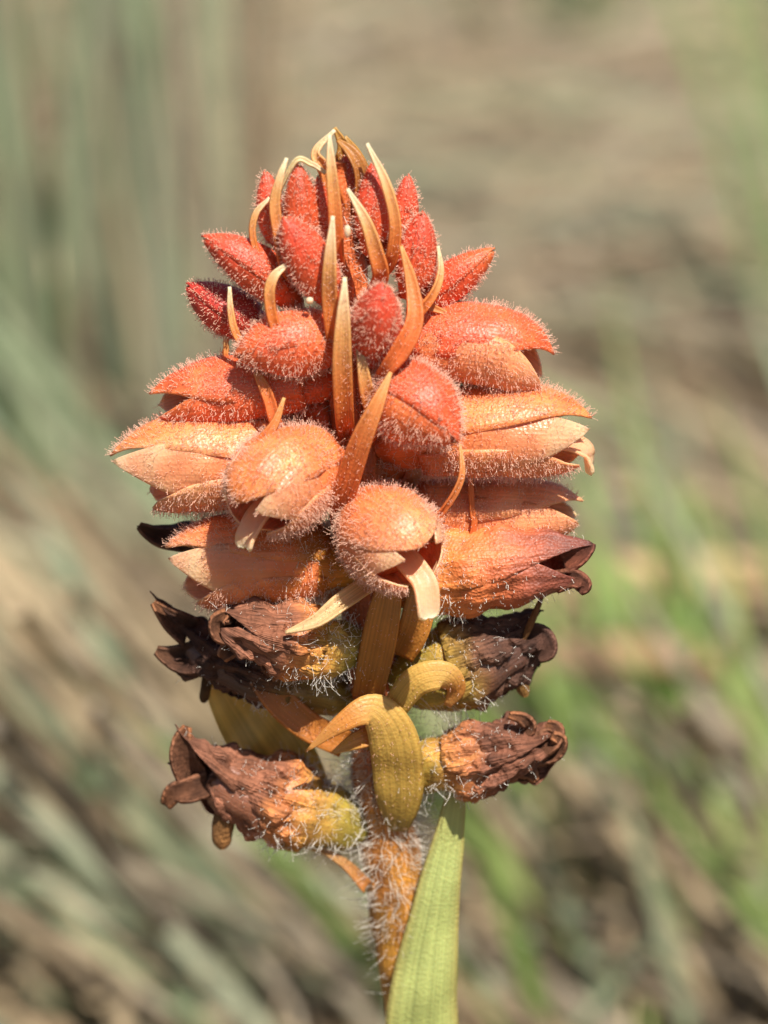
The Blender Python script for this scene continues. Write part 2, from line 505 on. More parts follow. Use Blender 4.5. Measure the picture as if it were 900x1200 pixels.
def tuft(name, label, group, base, n, palette, height, lean, spread, width, cat='grass', radius=0.03, seed=0):
    rnd = random.Random(seed + 77)
    root = empty(name, base)
    root['label'] = label; root['category'] = cat
    if group: root['group'] = group
    for i in range(n):
        a = rnd.uniform(0, 6.28); r = radius * math.sqrt(rnd.random())
        p0 = np.array([r * math.cos(a), r * math.sin(a), -0.008])
        h = height * rnd.uniform(0.6, 1.1)
        dirv = np.array([lean[0] + rnd.gauss(0, spread), lean[1] + rnd.gauss(0, spread), 1.0])
        p1 = p0 + dirv / np.linalg.norm(dirv) * h
        v, f = blade_geo(p0, p1, width * rnd.uniform(0.7, 1.3), (-dirv[0] * 0.12 * h, -dirv[1] * 0.1 * h, 0.04 * h), (rnd.gauss(0, 0.4), -1, 0.5), 9)
        c = lin(palette[rnd.randrange(len(palette))]) * rnd.uniform(0.8, 1.15)
        uv = np.stack([np.repeat(np.linspace(0, 1, 9), 3) + i, np.tile([-1, 0, 1], 9) + i], -1)
        link_mesh('blade', v, f, M_GRASS, root, np.repeat(c[None], len(v), 0), uv)
    return root

def leaning(name, count, x, y, palette, lean, length, width, label, spread=0.14):
    Vs, Fs, Cs, Us = [], [], [], []
    off = 0
    for i in range(count):
        q = G(random.uniform(*x), random.uniform(*y))
        q[2] = -0.004
        d = nrm(np.array([lean[0] + random.gauss(0, spread), random.gauss(0.0, 0.2), lean[1] + random.gauss(0, spread)]))
        L = random.uniform(*length)
        v, f = blade_geo(q, q + d * L, random.uniform(*width), (0, 0, random.uniform(0, 0.12) * L), (random.gauss(0, 0.4), -1, 0.6), 7)
        c = lin(palette[random.randrange(len(palette))]) * random.uniform(0.75, 1.15)
        Vs.append(v); Fs.append(f + off); off += len(v)
        Cs.append(np.repeat(c[None], len(v), 0))
        Us.append(np.stack([np.repeat(np.linspace(0, 1, 7), 3) + i, np.tile([-1, 0, 1], 7) + i * 1.0], -1))
    o = link_mesh(name, np.vstack(Vs), np.vstack(Fs), M_GRASS, None, np.vstack(Cs), np.vstack(Us), 'stuff')
    o['label'] = label; o['category'] = 'grass'

leaning('leaning_grass', 170, (-250, 620), (900, 1420), DRY + GREY + [(190, 172, 140)], (-0.72, 0.62), (0.10, 0.24), (0.0011, 0.0026), 'tangle of tan and grey green grass leaning over at lower left')
leaning('mixed_grass', 80, (520, 1150), (820, 1420), DRY + GREEN + GREEN[2:] + GREY, (-0.45, 0.8), (0.07, 0.17), (0.0010, 0.0024), 'mixed green and tan grass leaning behind the leaf', 0.2)
leaning('pale_grass', 70, (-200, 330), (330, 760), GREY + DRY, (-0.1, 1.0), (0.12, 0.36), (0.0010, 0.0024), 'thin pale grass standing behind the upper left of the spike', 0.12)

def gbase(px, py):
    q = G(px, py); return (q[0], q[1], 0.0)

#        label, group, base pixel, blades, palette, height, lean, spread, blade half width
TUFTS = [
    ('grey green grass tuft standing upright beside the upper left buds', None, (190, 560), 12, GREY, 0.42, (-0.05, 0.05), 0.10, 0.0024),
    ('tall pale grey green grass tuft at the far left of the spike', None, (30, 700), 14, GREY, 0.36, (-0.06, 0.05), 0.14, 0.0024),
    ('slanting grey green grass tuft behind the lowest left withered flower', None, (300, 1240), 14, GREY + DRY[:2], 0.26, (-0.85, 0.10), 0.16, 0.0022),
    ('soft green young grass tuft behind the lower right withered flower', None, (770, 1010), 22, GREEN, 0.11, (-0.2, 0.1), 0.3, 0.0024),
    ('small yellow green grass tuft low beside the green leaf', None, (720, 1100), 9, GREEN, 0.13, (-0.35, 0.0), 0.25, 0.0020),
    ('thin green grass tuft leaning across the bare thatch right of the buds', None, (935, 420), 3, [(140, 154, 104), (132, 150, 96)], 0.42, (-0.42, 0.0), 0.05, 0.0036),
    ('low bright green grass tuft in the slanting dry stalks', None, (50, 1190), 10, GREEN, 0.09, (-0.4, 0.0), 0.3, 0.0022),
    ('fresh green grass tuft half hidden in the grey grass', None, (20, 600), 10, GREEN, 0.12, (-0.1, 0.0), 0.2, 0.0024),
    ('dark green grass tuft at the far side of the clearing', None, (640, 110), 9, [(112, 132, 86), (120, 136, 84)], 0.22, (0.2, 0.0), 0.25, 0.003),
]
for k, (lab, grp, b, n, pal, h, ln, sp, w) in enumerate(TUFTS):
    tuft('grass_tuft', lab, grp or 'grass tufts behind the flower', gbase(*b), n, pal, h, ln, sp, w, seed=k)

def stalk(pa, pb, w, col, label, group, z=(0.02, 0.03), sag=0.004, name='dry_stalk', cat='dry stalk', n=14):
    a, b = G(pa[0], pa[1], z[0]), G(pb[0], pb[1], z[1])
    t = np.linspace(0, 1, n)[:, None]
    c = a * (1 - t) + b * t + np.array([0, 0, sag]) * 4 * t * (1 - t) + np.stack([nz(a * (1 - t) + b * t, 0.12, 3)] * 3, -1) * 0.002
    mid = c[0].copy(); mid[2] = 0
    root, _ = loft(name, None, c - mid, np.array([0.1, -0.3, 1.0]), np.interp(t[:, 0], [0, 0.9, 1], [1, 0.7, 0.25]) * w / S, 1.0, 0.8,
                   lambda tt, s, V: lin(col) * (0.9 + 0.2 * np.sin(tt * 21 + s))[..., None], M_GRASS, nv=8, lump=0.08)
    root.location = mid
    root['label'] = label; root['category'] = cat; root['group'] = group
    return root

for i, (a, b, c, w) in enumerate([((560, 52), (980, 40), (214, 184, 138), 0.012), ((690, 100), (960, 78), (176, 148, 112), 0.009),
                                  ((620, 150), (930, 205), (160, 136, 106), 0.006)]):
    stalk(a, b, w, c, 'tan dry stalk lying level on the thatch beyond the green leaning grass', 'level far dry stalks', z=(0.01, 0.02))
for i, (a, b, c, w) in enumerate([((600, 690), (980, 672), (196, 168, 124), 0.006), ((640, 712), (960, 694), (176, 150, 106), 0.004),
                                  ((590, 780), (980, 796), (176, 140, 104), 0.006), ((700, 580), (980, 610), (170, 150, 116), 0.004)]):
    stalk(a, b, w, c, 'straw coloured stalk lying level behind the right hand withered flowers', 'level near dry stalks', z=(0.06, 0.05))
for i in range(16):
    x0 = -160 + i * 36 + random.uniform(-14, 14); y0 = 700 + random.uniform(-60, 160)
    ln_ = random.uniform(330, 560)
    stalk((x0, y0), (x0 + ln_ * 0.62, y0 + ln_ * 0.8), random.uniform(0.0014, 0.0026), random.choice(DRY + GREY[:2]),
          'slanting dry grass stalk in the tangle behind the lower left withered flower', 'slanting dry stalks at lower left', z=(random.uniform(0.08, 0.16), random.uniform(0.0, 0.03)))
for i in range(9):
    x0 = 520 + i * 40 + random.uniform(-14, 14); y0 = 800 + random.uniform(-60, 120)
    ln_ = random.uniform(260, 460)
    stalk((x0, y0), (x0 + ln_ * 0.5, y0 + ln_ * 0.85), random.uniform(0.0014, 0.0026), random.choice(DRY),
          'slanting dry grass stalk among the bright green grass beside the leaf', 'slanting dry stalks at lower right', z=(random.uniform(0.06, 0.12), random.uniform(0.0, 0.03)))

# ------------------------------------------------------------------ the orchid
base0 = P(505, 1210, 0)
orchid = empty('orchid', (base0[0] + 0.002, 0.0, 0.0))
orchid['label'] = 'orange hairy orchid spike with buds above and withered brown flowers below'
orchid['category'] = 'orchid'
bpy.context.view_layer.update()
ORG = np.array(orchid.location)

# every part is built in world coordinates, then shifted to the orchid's base
_lm = link_mesh
def link_mesh(name, V, F, mat, parent=None, cols=None, uv=None, kind=None):
    return _lm(name, np.asarray(V) - ORG, F, mat, parent, cols, uv, kind)

AX = [(395, 175), (404, 300), (412, 420), (420, 560), (428, 700), (440, 830), (448, 920), (457, 1000), (476, 1150), (500, 1230)]
def ax_x(py):
    return float(np.interp(py, [a[1] for a in AX], [a[0] for a in AX]))

RED = [(0, (230, 104, 54)), (0.35, (224, 92, 52)), (0.75, (218, 78, 50)), (1, (210, 76, 46))]
RED2 = [(0, (206, 98, 46)), (0.4, (204, 86, 46)), (1, (196, 76, 42))]
CORAL = [(0, (230, 106, 54)), (0.3, (236, 110, 62)), (0.7, (230, 98, 60)), (1, (226, 104, 52))]
ORANGE = [(0, (228, 114, 56)), (0.3, (238, 128, 72)), (0.65, (240, 134, 80)), (1, (230, 132, 68))]
PEACH = [(0, (228, 116, 62)), (0.35, (240, 138, 88)), (0.75, (244, 152, 104)), (1, (244, 162, 116))]
AMBER = [(0, (176, 128, 36)), (0.2, (206, 130, 48)), (0.42, (230, 122, 62)), (0.8, (236, 128, 76)), (1, (240, 150, 100))]
FADE = [(0, (200, 132, 44)), (0.25, (226, 134, 62)), (0.55, (206, 108, 62)), (0.75, (160, 84, 58)), (0.9, (118, 62, 48)), (1, (86, 48, 40))]
DEAD = [(0, (126, 118, 42)), (0.2, (150, 128, 50)), (0.36, (188, 136, 62)), (0.48, (198, 122, 66)), (0.6, (146, 92, 66)), (1, (128, 84, 64))]
DARK = [(0, (140, 122, 46)), (0.3, (144, 112, 48)), (0.46, (110, 74, 46)), (0.6, (90, 60, 46)), (1, (82, 54, 42))]
INNER = [(0, (236, 134, 74)), (0.45, (240, 144, 90)), (0.8, (246, 172, 126)), (1, (250, 200, 160))]
PALE = [(0, (246, 176, 126)), (0.5, (248, 204, 160)), (0.75, (248, 226, 190)), (1, (246, 232, 200))]

def colfun(stops, edge=None, eamt=0.6, seed=0, tone=1.08):
    def f(t, s, V):
        q = nz(V.reshape(-1, 3), 0.005, seed + 3).reshape(t.shape)
        c = grad(stops, np.clip(t + 0.05 * q, 0, 1)) * (tone * (1 + 0.10 * q))[..., None]
        if edge is not None:
            e = (np.abs(s) ** 3 * eamt * np.clip(t * 1.6 - 0.3, 0, 1))[..., None]
            c = c * (1 - e) + lin(edge) * e
        return np.clip(c, 0, 0.95)
    return f

def bez(a, b, bend, n):
    a, b = np.asarray(a), np.asarray(b)
    m = (a + b) / 2 + np.asarray(bend) * S
    t = np.linspace(0, 1, n)[:, None]
    return a * (1 - t) ** 2 + m * 2 * t * (1 - t) + b * t * t

CNT = [0]
def bloom(name, base, tip, r, bend=(0, 0, 8), roll=0, stops=CORAL, lat=None, openness=0.1, rw=1.0, rh=1.0, hairs=900, hl=8,
          lip=False, petals=False, dead=0.0, ovary=0.34, orad=0.8, up=None, ostops=None, tipround=2.2, shifts=(None, None, None),
          ext=(1.0, 0.97, 0.97), label=None, lipdrop=30, edge=None, ohair=None, hmat=None, latang=118, seedv=None, pet=None, lipw=15, dh=None, plump=False):
    CNT[0] += 1; sd = CNT[0] if seedv is None else seedv
    A, B = P(*base), P(*tip)
    pts = bez(A, B, bend, 24)
    T = nrm((B - A)[None])[0]
    if up is None:
        up = np.array([0, 0, 1.0]) if abs(T[2]) < 0.8 else nrm((A + B) / 2 - P(ax_x((base[1] + tip[1]) / 2), (base[1] + tip[1]) / 2, 0))
    up = np.asarray(up, float)
    if roll:
        c, s = math.cos(R(roll)), math.sin(R(roll))
        up = up * c + np.cross(T, up) * s + T * (T @ up) * (1 - c)
    e = openness
    prof = [(0, r * 0.42), (0.1, r * 0.66), (0.25, r * 0.9), (0.42, r), (0.6, r * (0.92 + 0.05 * e)), (0.8, r * (0.62 + 0.33 * e)), (0.92, r * (0.33 + 0.6 * e)), (0.97, r * (0.17 + 0.74 * e)), (1.0, r * (0.05 + 0.8 * e)), (1.2, r * (0.02 + 0.9 * e))]
    if e <= 0.001:
        prof = [(0, r * 0.45), (0.15, r * 0.72), (0.32, r * 0.95), (0.46, r), (0.62, r * 0.9), (0.78, r * 0.66), (0.9, r * 0.38), (0.97, r * 0.16), (1.0, r * 0.04), (1.2, r * 0.02)]
    elif petals or plump:
        prof = [(0, r * 0.42), (0.1, r * 0.62), (0.25, r * 0.82), (0.45, r * 0.97), (0.63, r), (0.78, r * 0.93), (0.89, r * (0.66 + 0.3 * e)), (0.96, r * (0.4 + 0.5 * e)), (1.0, r * (0.22 + 0.6 * e)), (1.2, r * 0.1)]
    lat = lat or stops
    dryf = dead > 0
    mat = (M_DRY if dead > 0.6 else M_FADE) if dryf else M_PETAL
    hm0 = hmat or M_HAIR
    # the ovary and floral tube: the body of the bloom
    n = 22
    oend = (0.86 if dead > 0.6 else ovary + 0.28)
    tt = np.linspace(0, oend, n)
    op = np.stack([np.interp(tt, np.linspace(0, 1, 24), pts[:, k]) for k in range(3)], -1)
    rr = np.interp(tt, [p[0] for p in prof], [p[1] for p in prof])
    full = np.interp(tt / ovary, [0, 0.25, 0.6, 1.0, 1.4, 1.8], [orad * 0.85, orad * 1.05, orad * 1.08, 0.96, 0.9, 0.6] if dead <= 0.6 else [orad * 0.9, orad * 1.15, orad * 1.15, 1.0, 0.9, 0.86])
    rr = rr * full; rr[0] *= 0.6; rr[-1] *= 0.5
    os_ = ostops or stops
    body, osurf = loft(name, orchid, op, up, rr, rw, rh, lambda t, s, V: colfun(os_, seed=sd)(t * oend, s, V), M_OVARY if (ostops or dryf) else M_PETAL, seed=sd, lump=0.06 if dead <= 0.6 else 0.12, ridges=9 if dead > 0.6 else 0, ridge=0.05 if dead > 0.6 else 0)
    if label: body['label'] = label
    surfs = []
    kw = dict(inner=None if dryf else INNER, mat=mat, crinkle=dead * 0.19, thick=1.6 if dryf else 2.0, nu=40 if dryf else 26, nv=31 if dryf else 15)
    t0 = ovary * 0.55 if not dryf else ovary * 0.72
    tr = tipround if openness > 0.02 else 14
    if dead > 0.6: tr = 4.0
    ltr = max(tr, 4.5)
    o, sf = shell('dorsal_sepal', body, pts, up, prof, t0, ext[0], 0, dh or (66 if petals and not dryf else 92), rw, rh * 1.02, colfun(stops, edge, 0.5, sd), tip_round=tr, seed=sd, tipshift=shifts[0], keel=0.05, base_half=0.9, **kw); surfs.append(sf)
    for q, sg in ((1, 1), (2, -1)):
        o, sf = shell('lateral_sepal', body, pts, up, [(a, b * 0.988) for a, b in prof], t0, ext[q], sg * (latang + (18 if petals and not dryf else 0)), 52 if petals and not dryf else 72, rw, rh, colfun(lat, edge, 0.5, sd + q), tip_round=ltr, seed=sd + q, tipshift=shifts[q], base_half=0.9, **kw); surfs.append(sf)
    if petals:
        for sg in (1, -1):
            o, sf = shell('petal', body, pts, up, [(a, b * 0.98) for a, b in prof], t0 + 0.05, ext[0] * 0.99, sg * 84, 44, rw, rh, colfun(pet or INNER, edge=(250, 210, 172), eamt=0.45, seed=sd + 5), M_LIP, tip_round=2.4, seed=sd + 5, thick=2, anchor=sg)
            hair(body, sf, int(hairs * 0.2), hl * 0.5, mat=hm0)
    if plump and lip:                         # the pale column filling the throat
        ct = np.linspace(0.4, 0.93, 14)
        cp = np.stack([np.interp(ct, np.linspace(0, 1, 24), pts[:, k]) for k in range(3)], -1) + up * r * 0.18 * S
        loft('column', body, cp, up, r * np.interp(np.linspace(0, 1, 14), [0, 0.7, 0.92, 1], [0.5, 0.52, 0.4, 0.12]), rw, rh * 0.8, colfun([(0, (240, 168, 116)), (1, (250, 206, 160))], seed=sd), M_LIP, seed=sd, lump=0.08)
        for sg in (1, -1):
            shell('petal', body, pts, up, [(a, b * 0.86) for a, b in prof], t0 + 0.1, ext[0] * 0.97, sg * 62, 58, rw, rh, colfun(INNER, edge=(250, 210, 172), eamt=0.45, seed=sd + 5), M_LIP, tip_round=5, seed=sd + 5, thick=2)
    if lip:
        U1 = nrm((up - T * (up @ T))[None])[0]
        W1 = np.cross(T, U1)
        def at(t, k): return np.array([np.interp(t, np.linspace(0, 1, 24), pts[:, i]) for i in range(3)]) - U1 * r * k * S
        q0, q1, q2 = at(0.5, 0.1), at(0.8, 0.22), at(0.97, 0.34)
        dz = np.array([0, 0, -1.0])
        q3 = q2 + T * 0.22 * lipdrop * S + dz * 0.5 * lipdrop * S
        q4 = q3 + T * 0.04 * lipdrop * S + dz * 0.34 * lipdrop * S
        q5 = q4 + dz * 0.10 * lipdrop * S
        q6 = q5 + dz * 0.05 * lipdrop * S
        ww = np.array([[lipw * 0.9], [lipw * 1.1], [lipw], [lipw], [lipw * 0.95], [lipw * 0.7], [lipw * 0.2]]) * S
        fc = np.array([U1, U1, U1 + T * 0.4, T + U1 * 0.3, T, T, T])
        CNT[0] += 1
        ribbon('lip', body, np.hstack([np.array([q0, q1, q2, q3, q4, q5, q6]), ww, fc]), cup=0.35, thick=4, mat=M_LIP, cols=PALE, n=30, nv=9, seed=CNT[0], world=True)
    hm = hmat or (M_WHAIR if dryf else M_HAIR)
    for k, sf in enumerate(surfs):
        mask = None
        if dryf:
            tv = np.linspace(1, 0.25, sf[0].shape[0])[:, None] * np.ones((1, sf[0].shape[1])); mask = tv
        hair(body, sf, int(hairs * (0.4 if k == 0 else 0.3) * (0.35 if dryf else 1.9)), hl * (0.6 if dryf else 0.6), mask=mask, mat=hm)
    no = len(op)
    mask = np.interp(np.linspace(0, 1, no), [0, 0.55, 0.65], [1, 1, 0])[:, None] * np.ones((1, osurf[0].shape[1]))
    hair(body, osurf, ohair or int(hairs * 0.3), hl * (1.25 if ohair else 1.0), mask=mask, mat=M_WHAIR if ohair else hm, wild=0.5, rad=0.36)
    return body

# --- stem
stem_pts = [P(a, b, d) for a, b, d in ((396, 190, 0), (404, 300, 0), (412, 420, 0), (420, 560, 0), (428, 700, 0), (440, 830, 0), (448, 920, 0), (458, 1000, 0), (478, 1150, 0), (496, 1280, 0))]
stem_pts += [np.array([ORG[0] - 0.0005, 0, 0.10]), np.array([ORG[0], 0, -0.012])]
sp = spline(np.array(stem_pts), 90)
srad = np.interp(np.linspace(0, 1, 90), np.linspace(0, 1, 12), [10, 24, 28, 30, 30, 32, 36, 35, 33, 33, 36, 40])
STEMC = [(0, (196, 98, 50)), (0.4, (176, 92, 46)), (0.52, (136, 84, 52)), (0.6, (168, 104, 44)), (0.72, (186, 128, 46)), (1, (140, 130, 60))]
stem, ssurf = loft('stem', orchid, sp, np.array([0, -1.0, 0.01]), srad, 1, 1, colfun(STEMC, seed=5), M_STEM, nv=28, seed=5, lump=0.08)
tv = np.linspace(0, 1, 90)
hair(stem, ssurf, 2600, 15, rad=0.34, mat=M_WHAIR, wild=0.4, kink=0.2, lean=-0.1, bulb=1.3, mask=np.interp(tv, [0.02, 0.08, 0.2, 0.3, 0.4, 0.5, 0.64, 0.70, 0.74], [0.2, 0.9, 0.4, 0.25, 0.5, 1, 1, 0.35, 0])[:, None] * np.ones((1, 29)))
hair(stem, ssurf, 900, 24, rad=0.36, mat=M_WHAIR, wild=0.5, kink=0.25, lean=-0.1, bulb=1.2, mask=np.interp(tv, [0.45, 0.5, 0.62, 0.68], [0, 1, 1, 0])[:, None] * np.ones((1, 29)))

# --- buds round the top
bloom('bud', (333, 300, -10), (311, 198, -5), 18, bend=(-4, 0, 0), stops=RED, hairs=380, hl=6, openness=0, label='small red bud at the upper edge of the spike')
bloom('bud', (360, 300, -25), (350, 190, -22), 21, bend=(-3, 0, 0), stops=RED2, hairs=420, hl=6, openness=0)
bloom('bud', (378, 300, -20), (373, 205, -12), 14, bend=(0, 0, 0), stops=RED2, hairs=260, hl=6, openness=0)
bloom('bud', (408, 290, 5), (405, 178, 5), 18, bend=(0, 0, 0), stops=RED2, hairs=360, hl=6, openness=0)
bloom('bud', (432, 300, -20), (438, 187, -14), 21, bend=(3, 0, 0), stops=RED, hairs=420, hl=6, openness=0)
bloom('bud', (465, 300, 0), (478, 203, 5), 17, bend=(3, 0, 0), stops=RED, hairs=380, hl=6, openness=0)
bloom('bud', (476, 350, -25), (494, 246, -30), 23, bend=(6, 0, 0), stops=RED, hairs=500, hl=6, openness=0)
bloom('bud', (392, 360, -35), (332, 252, -68), 28, bend=(-2, 0, 6), stops=RED, hairs=650, hl=6, openness=0)
bloom('bud', (352, 362, -20), (235, 277, -22), 30, bend=(6, 0, 14), stops=RED, hairs=700, hl=6, openness=0, rh=0.9, label='long red bud pointing out over the shorter buds')
bloom('bud', (318, 388, 0), (217, 332, 8), 29, bend=(-4, 0, -8), stops=[(0, (200, 70, 50)), (1, (204, 62, 48))], hairs=600, hl=6, openness=0)
bloom('bud', (478, 370, 0), (581, 291, 0), 23, bend=(4, 0, 4), stops=[(0, (222, 84, 48)), (0.6, (226, 84, 48)), (1, (228, 116, 56))], hairs=560, hl=6, openness=0, rw=1.0)
bloom('bud', (440, 425, -30), (450, 330, -120), 31, bend=(-6, -34, 4), stops=[(0, (226, 88, 52)), (1, (216, 76, 52))], hairs=800, hl=6, openness=0.0, up=(0, -0.4, 1), label='plump red bud facing outward between two bracts')
bloom('bud', (400, 300, 25), (380, 200, 35), 18, bend=(0, 0, 0), stops=RED2, hairs=200, hl=6, openness=0)
bloom('bud', (430, 310, 25), (455, 215, 40), 20, bend=(4, 0, 0), stops=RED2, hairs=200, hl=6, openness=0)

# --- coral half open flowers
bloom('flower', (410, 404, -28), (274, 420, -66), 40, bend=(-4, -8, 20), stops=CORAL, hairs=1100, hl=8, openness=0.0, rh=0.98, roll=-6, dh=74)
bloom('flower', (396, 450, -10), (177, 472, -12), 43, bend=(10, 0, 12), plump=True, stops=CORAL, hairs=1300, hl=9, openness=0.16, rh=0.9, roll=-14, shifts=(None, (0, 0, -6), (0, 0, -4)), edge=(240, 140, 80))
bloom('flower', (440, 410, -8), (644, 424, -14), 50, bend=(16, 0, 26), stops=[(0, (232, 100, 56)), (0.5, (236, 98, 60)), (1, (224, 98, 48))], lat=PEACH, plump=True, hairs=1500, hl=9, openness=0.2, rh=0.95, roll=6,
      shifts=((0, 0, -6), (0, 0, -16), (0, 0, -16)), ext=(1.0, 0.97, 0.97), label='coral flower with paler lower sepals')
bloom('flower', (438, 462, -40), (536, 522, -128), 47, bend=(2, -16, 36), stops=[(0, (230, 98, 56)), (0.6, (228, 92, 50)), (1, (220, 88, 46))], lat=[(0, (232, 116, 60)), (0.6, (236, 118, 66)), (1, (226, 100, 56))], hairs=1300, hl=9, openness=0.0, roll=-4, dh=66, latang=112, label='plump coral flower still closed beside the broad orange bract')
bloom('flower', (400, 552, -15), (132, 550, -18), 60, bend=(14, 0, 22), stops=ORANGE, lat=PEACH, hairs=1700, hl=9, openness=0.26, rh=0.98, roll=-8, petals=True, edge=(250, 190, 140), shifts=((0, 0, -4), (8, 0, -14), (14, 0, -10)), ext=(1.0, 0.9, 0.9), lipdrop=5, lipw=9)
bloom('flower', (402, 545, -40), (286, 612, -140), 60, bend=(-16, -8, 36), stops=ORANGE, lat=PEACH, hairs=1500, hl=9, openness=0.34, rw=0.95, roll=-10, tipround=3.2, lip=True, petals=True, edge=(246, 170, 120), lipdrop=15, ext=(0.97, 0.97, 0.97), lipw=12, label='open orange flower with a pale translucent lip tip')
bloom('flower', (440, 525, -15), (690, 512, -22), 57, bend=(10, 0, 26), stops=ORANGE, lat=PEACH, hairs=1700, hl=9, openness=0.3, rh=0.96, roll=10, lip=True, petals=True, edge=(244, 160, 100), shifts=((0, 0, 2), (0, 0, -8), (0, 0, -12)), lipdrop=24, lipw=20, label='wide orange flower with a whitish lip under its tip')
bloom('flower', (440, 594, 10), (684, 600, 14), 43, plump=True, bend=(10, 0, -6), stops=PEACH, hairs=900, hl=7, openness=0.2, rh=0.95)
bloom('flower', (424, 618, -40), (496, 668, -164), 58, bend=(-12, -8, 32), stops=[(0, (228, 116, 58)), (0.5, (238, 124, 70)), (1, (240, 140, 92))], lat=PEACH, hairs=1400, hl=9, openness=0.42, tipround=4, roll=16, lip=True, petals=True, dh=76, latang=112, edge=(248, 180, 134), lipdrop=40, lipw=13, ext=(0.97, 1.0, 0.97), shifts=(None, (0, 0, 0), (-6, 0, -8)), label='open orange flower showing its pale throat and hanging cream lip')
bloom('flower', (424, 664, -20), (196, 664, -40), 56, bend=(0, 0, 14), stops=AMBER, lat=AMBER, hairs=1300, hl=9, openness=0.36, roll=-8, petals=True, edge=(246, 180, 130), shifts=((0, 0, 0), (10, 0, -16), (24, 0, -16)), ostops=AMBER, ohair=420, lipdrop=8, lipw=10, label='orange flower with an olive yellow hairy ovary')
bloom('flower', (440, 690, -10), (690, 662, -36), 52, bend=(0, 0, 18), stops=FADE, lat=FADE, hairs=1300, hl=10, openness=0.12, roll=8, ostops=FADE, ohair=380, dead=0.3, shifts=((8, 0, 16), (0, 0, -10), (0, 0, -14)), label='fading orange flower with shrivelled brown tips')

# --- withered flowers and fruits
bloom('withered_flower', (432, 762, -40), (252, 728, -92), 50, bend=(0, -4, -8), stops=DEAD, hairs=700, hl=11, openness=0.1, dead=1.0, ostops=DEAD, ohair=420, rh=0.85, shifts=((0, 0, 10), None, None), ovary=0.5, label='withered brown flower with hairy olive ovary')
bloom('withered_flower', (420, 820, -5), (180, 742, 4), 42, bend=(20, 0, -26), stops=DARK, hairs=350, hl=9, openness=0.15, dead=1.2, ostops=DARK, ohair=260, shifts=((0, 0, 46), (4, 0, -18), (8, 0, -26)), ext=(1.02, 0.95, 0.98), rh=0.8, ovary=0.5, label='dark brown withered flower with splayed pointed tips')
bloom('withered_flower', (455, 800, -15), (640, 740, 0), 52, bend=(4, 0, -14), stops=[(0, (150, 132, 40)), (0.42, (160, 124, 54)), (0.56, (110, 74, 52)), (0.66, (90, 60, 46)), (1, (80, 52, 42))], hairs=600, hl=11, openness=0.12, dead=1.1, ostops=[(0, (150, 132, 40)), (0.4, (168, 134, 56)), (0.56, (120, 80, 54)), (0.64, (90, 60, 46)), (1, (80, 52, 42))], ohair=420, shifts=((0, 0, 20), None, (0, 0, -20)), ovary=0.52, label='withered flower with shade put into its dark brown, and olive ovary')  # outer browns set darker to carry the shade under the flower above
bloom('withered_flower', (432, 972, -10), (206, 898, -36), 54, bend=(20, 0, -12), stops=DEAD, hairs=700, hl=12, openness=0.12, dead=1.0, ostops=DEAD, ohair=560, shifts=((10, 0, 44), (0, 0, 0), (14, 0, 4)), rh=0.9, ext=(1.05, 1.04, 0.9), latang=105, ovary=0.5, label='lowest withered flower with upturned brown tip and olive ovary')
bloom('withered_flower', (450, 905, -20), (652, 872, -50), 43, bend=(10, 0, -2), stops=[(0, (136, 122, 44)), (0.24, (180, 136, 62)), (0.38, (204, 132, 72)), (0.5, (170, 104, 66)), (0.6, (124, 78, 58)), (1, (122, 78, 58))], hairs=600, hl=11, openness=0.42, dead=1.3, ostops=DEAD, ohair=420, rh=0.92, shifts=((6, 0, 8), (0, 0, 6), (4, 0, -4)), ext=(1.02, 0.94, 1.0), ovary=0.5, label='blunt withered brown flower above the green leaf')
bloom('withered_flower', (415, 650, 20), (160, 618, 40), 30, bend=(0, 0, -16), stops=DARK, hairs=160, hl=8, openness=0.1, dead=1.2, rh=0.6)

# --- blooms on the far side of the stem
for (bp_, tp_, rr_, st_, dd) in [((425, 480, 15), (300, 492, 80), 44, CORAL, 0), ((420, 430, 20), (330, 450, 150), 42, CORAL, 0), ((430, 430, 20), (520, 470, 140), 42, CORAL, 0),
                                 ((425, 530, 20), (330, 560, 170), 52, ORANGE, 0), ((430, 530, 20), (500, 590, 180), 52, ORANGE, 0),
                                 ((430, 640, 20), (350, 690, 150), 48, AMBER, 0), ((435, 640, 20), (540, 680, 150), 48, AMBER, 0),
                                 ((440, 760, 20), (380, 800, 120), 38, DEAD, 0.9), ((440, 780, 20), (520, 790, 130), 38, DEAD, 0.9)]:
    bloom('withered_flower' if dd else 'flower', bp_, tp_, rr_, stops=st_, hairs=250, hl=8, openness=0.2, dead=dd)

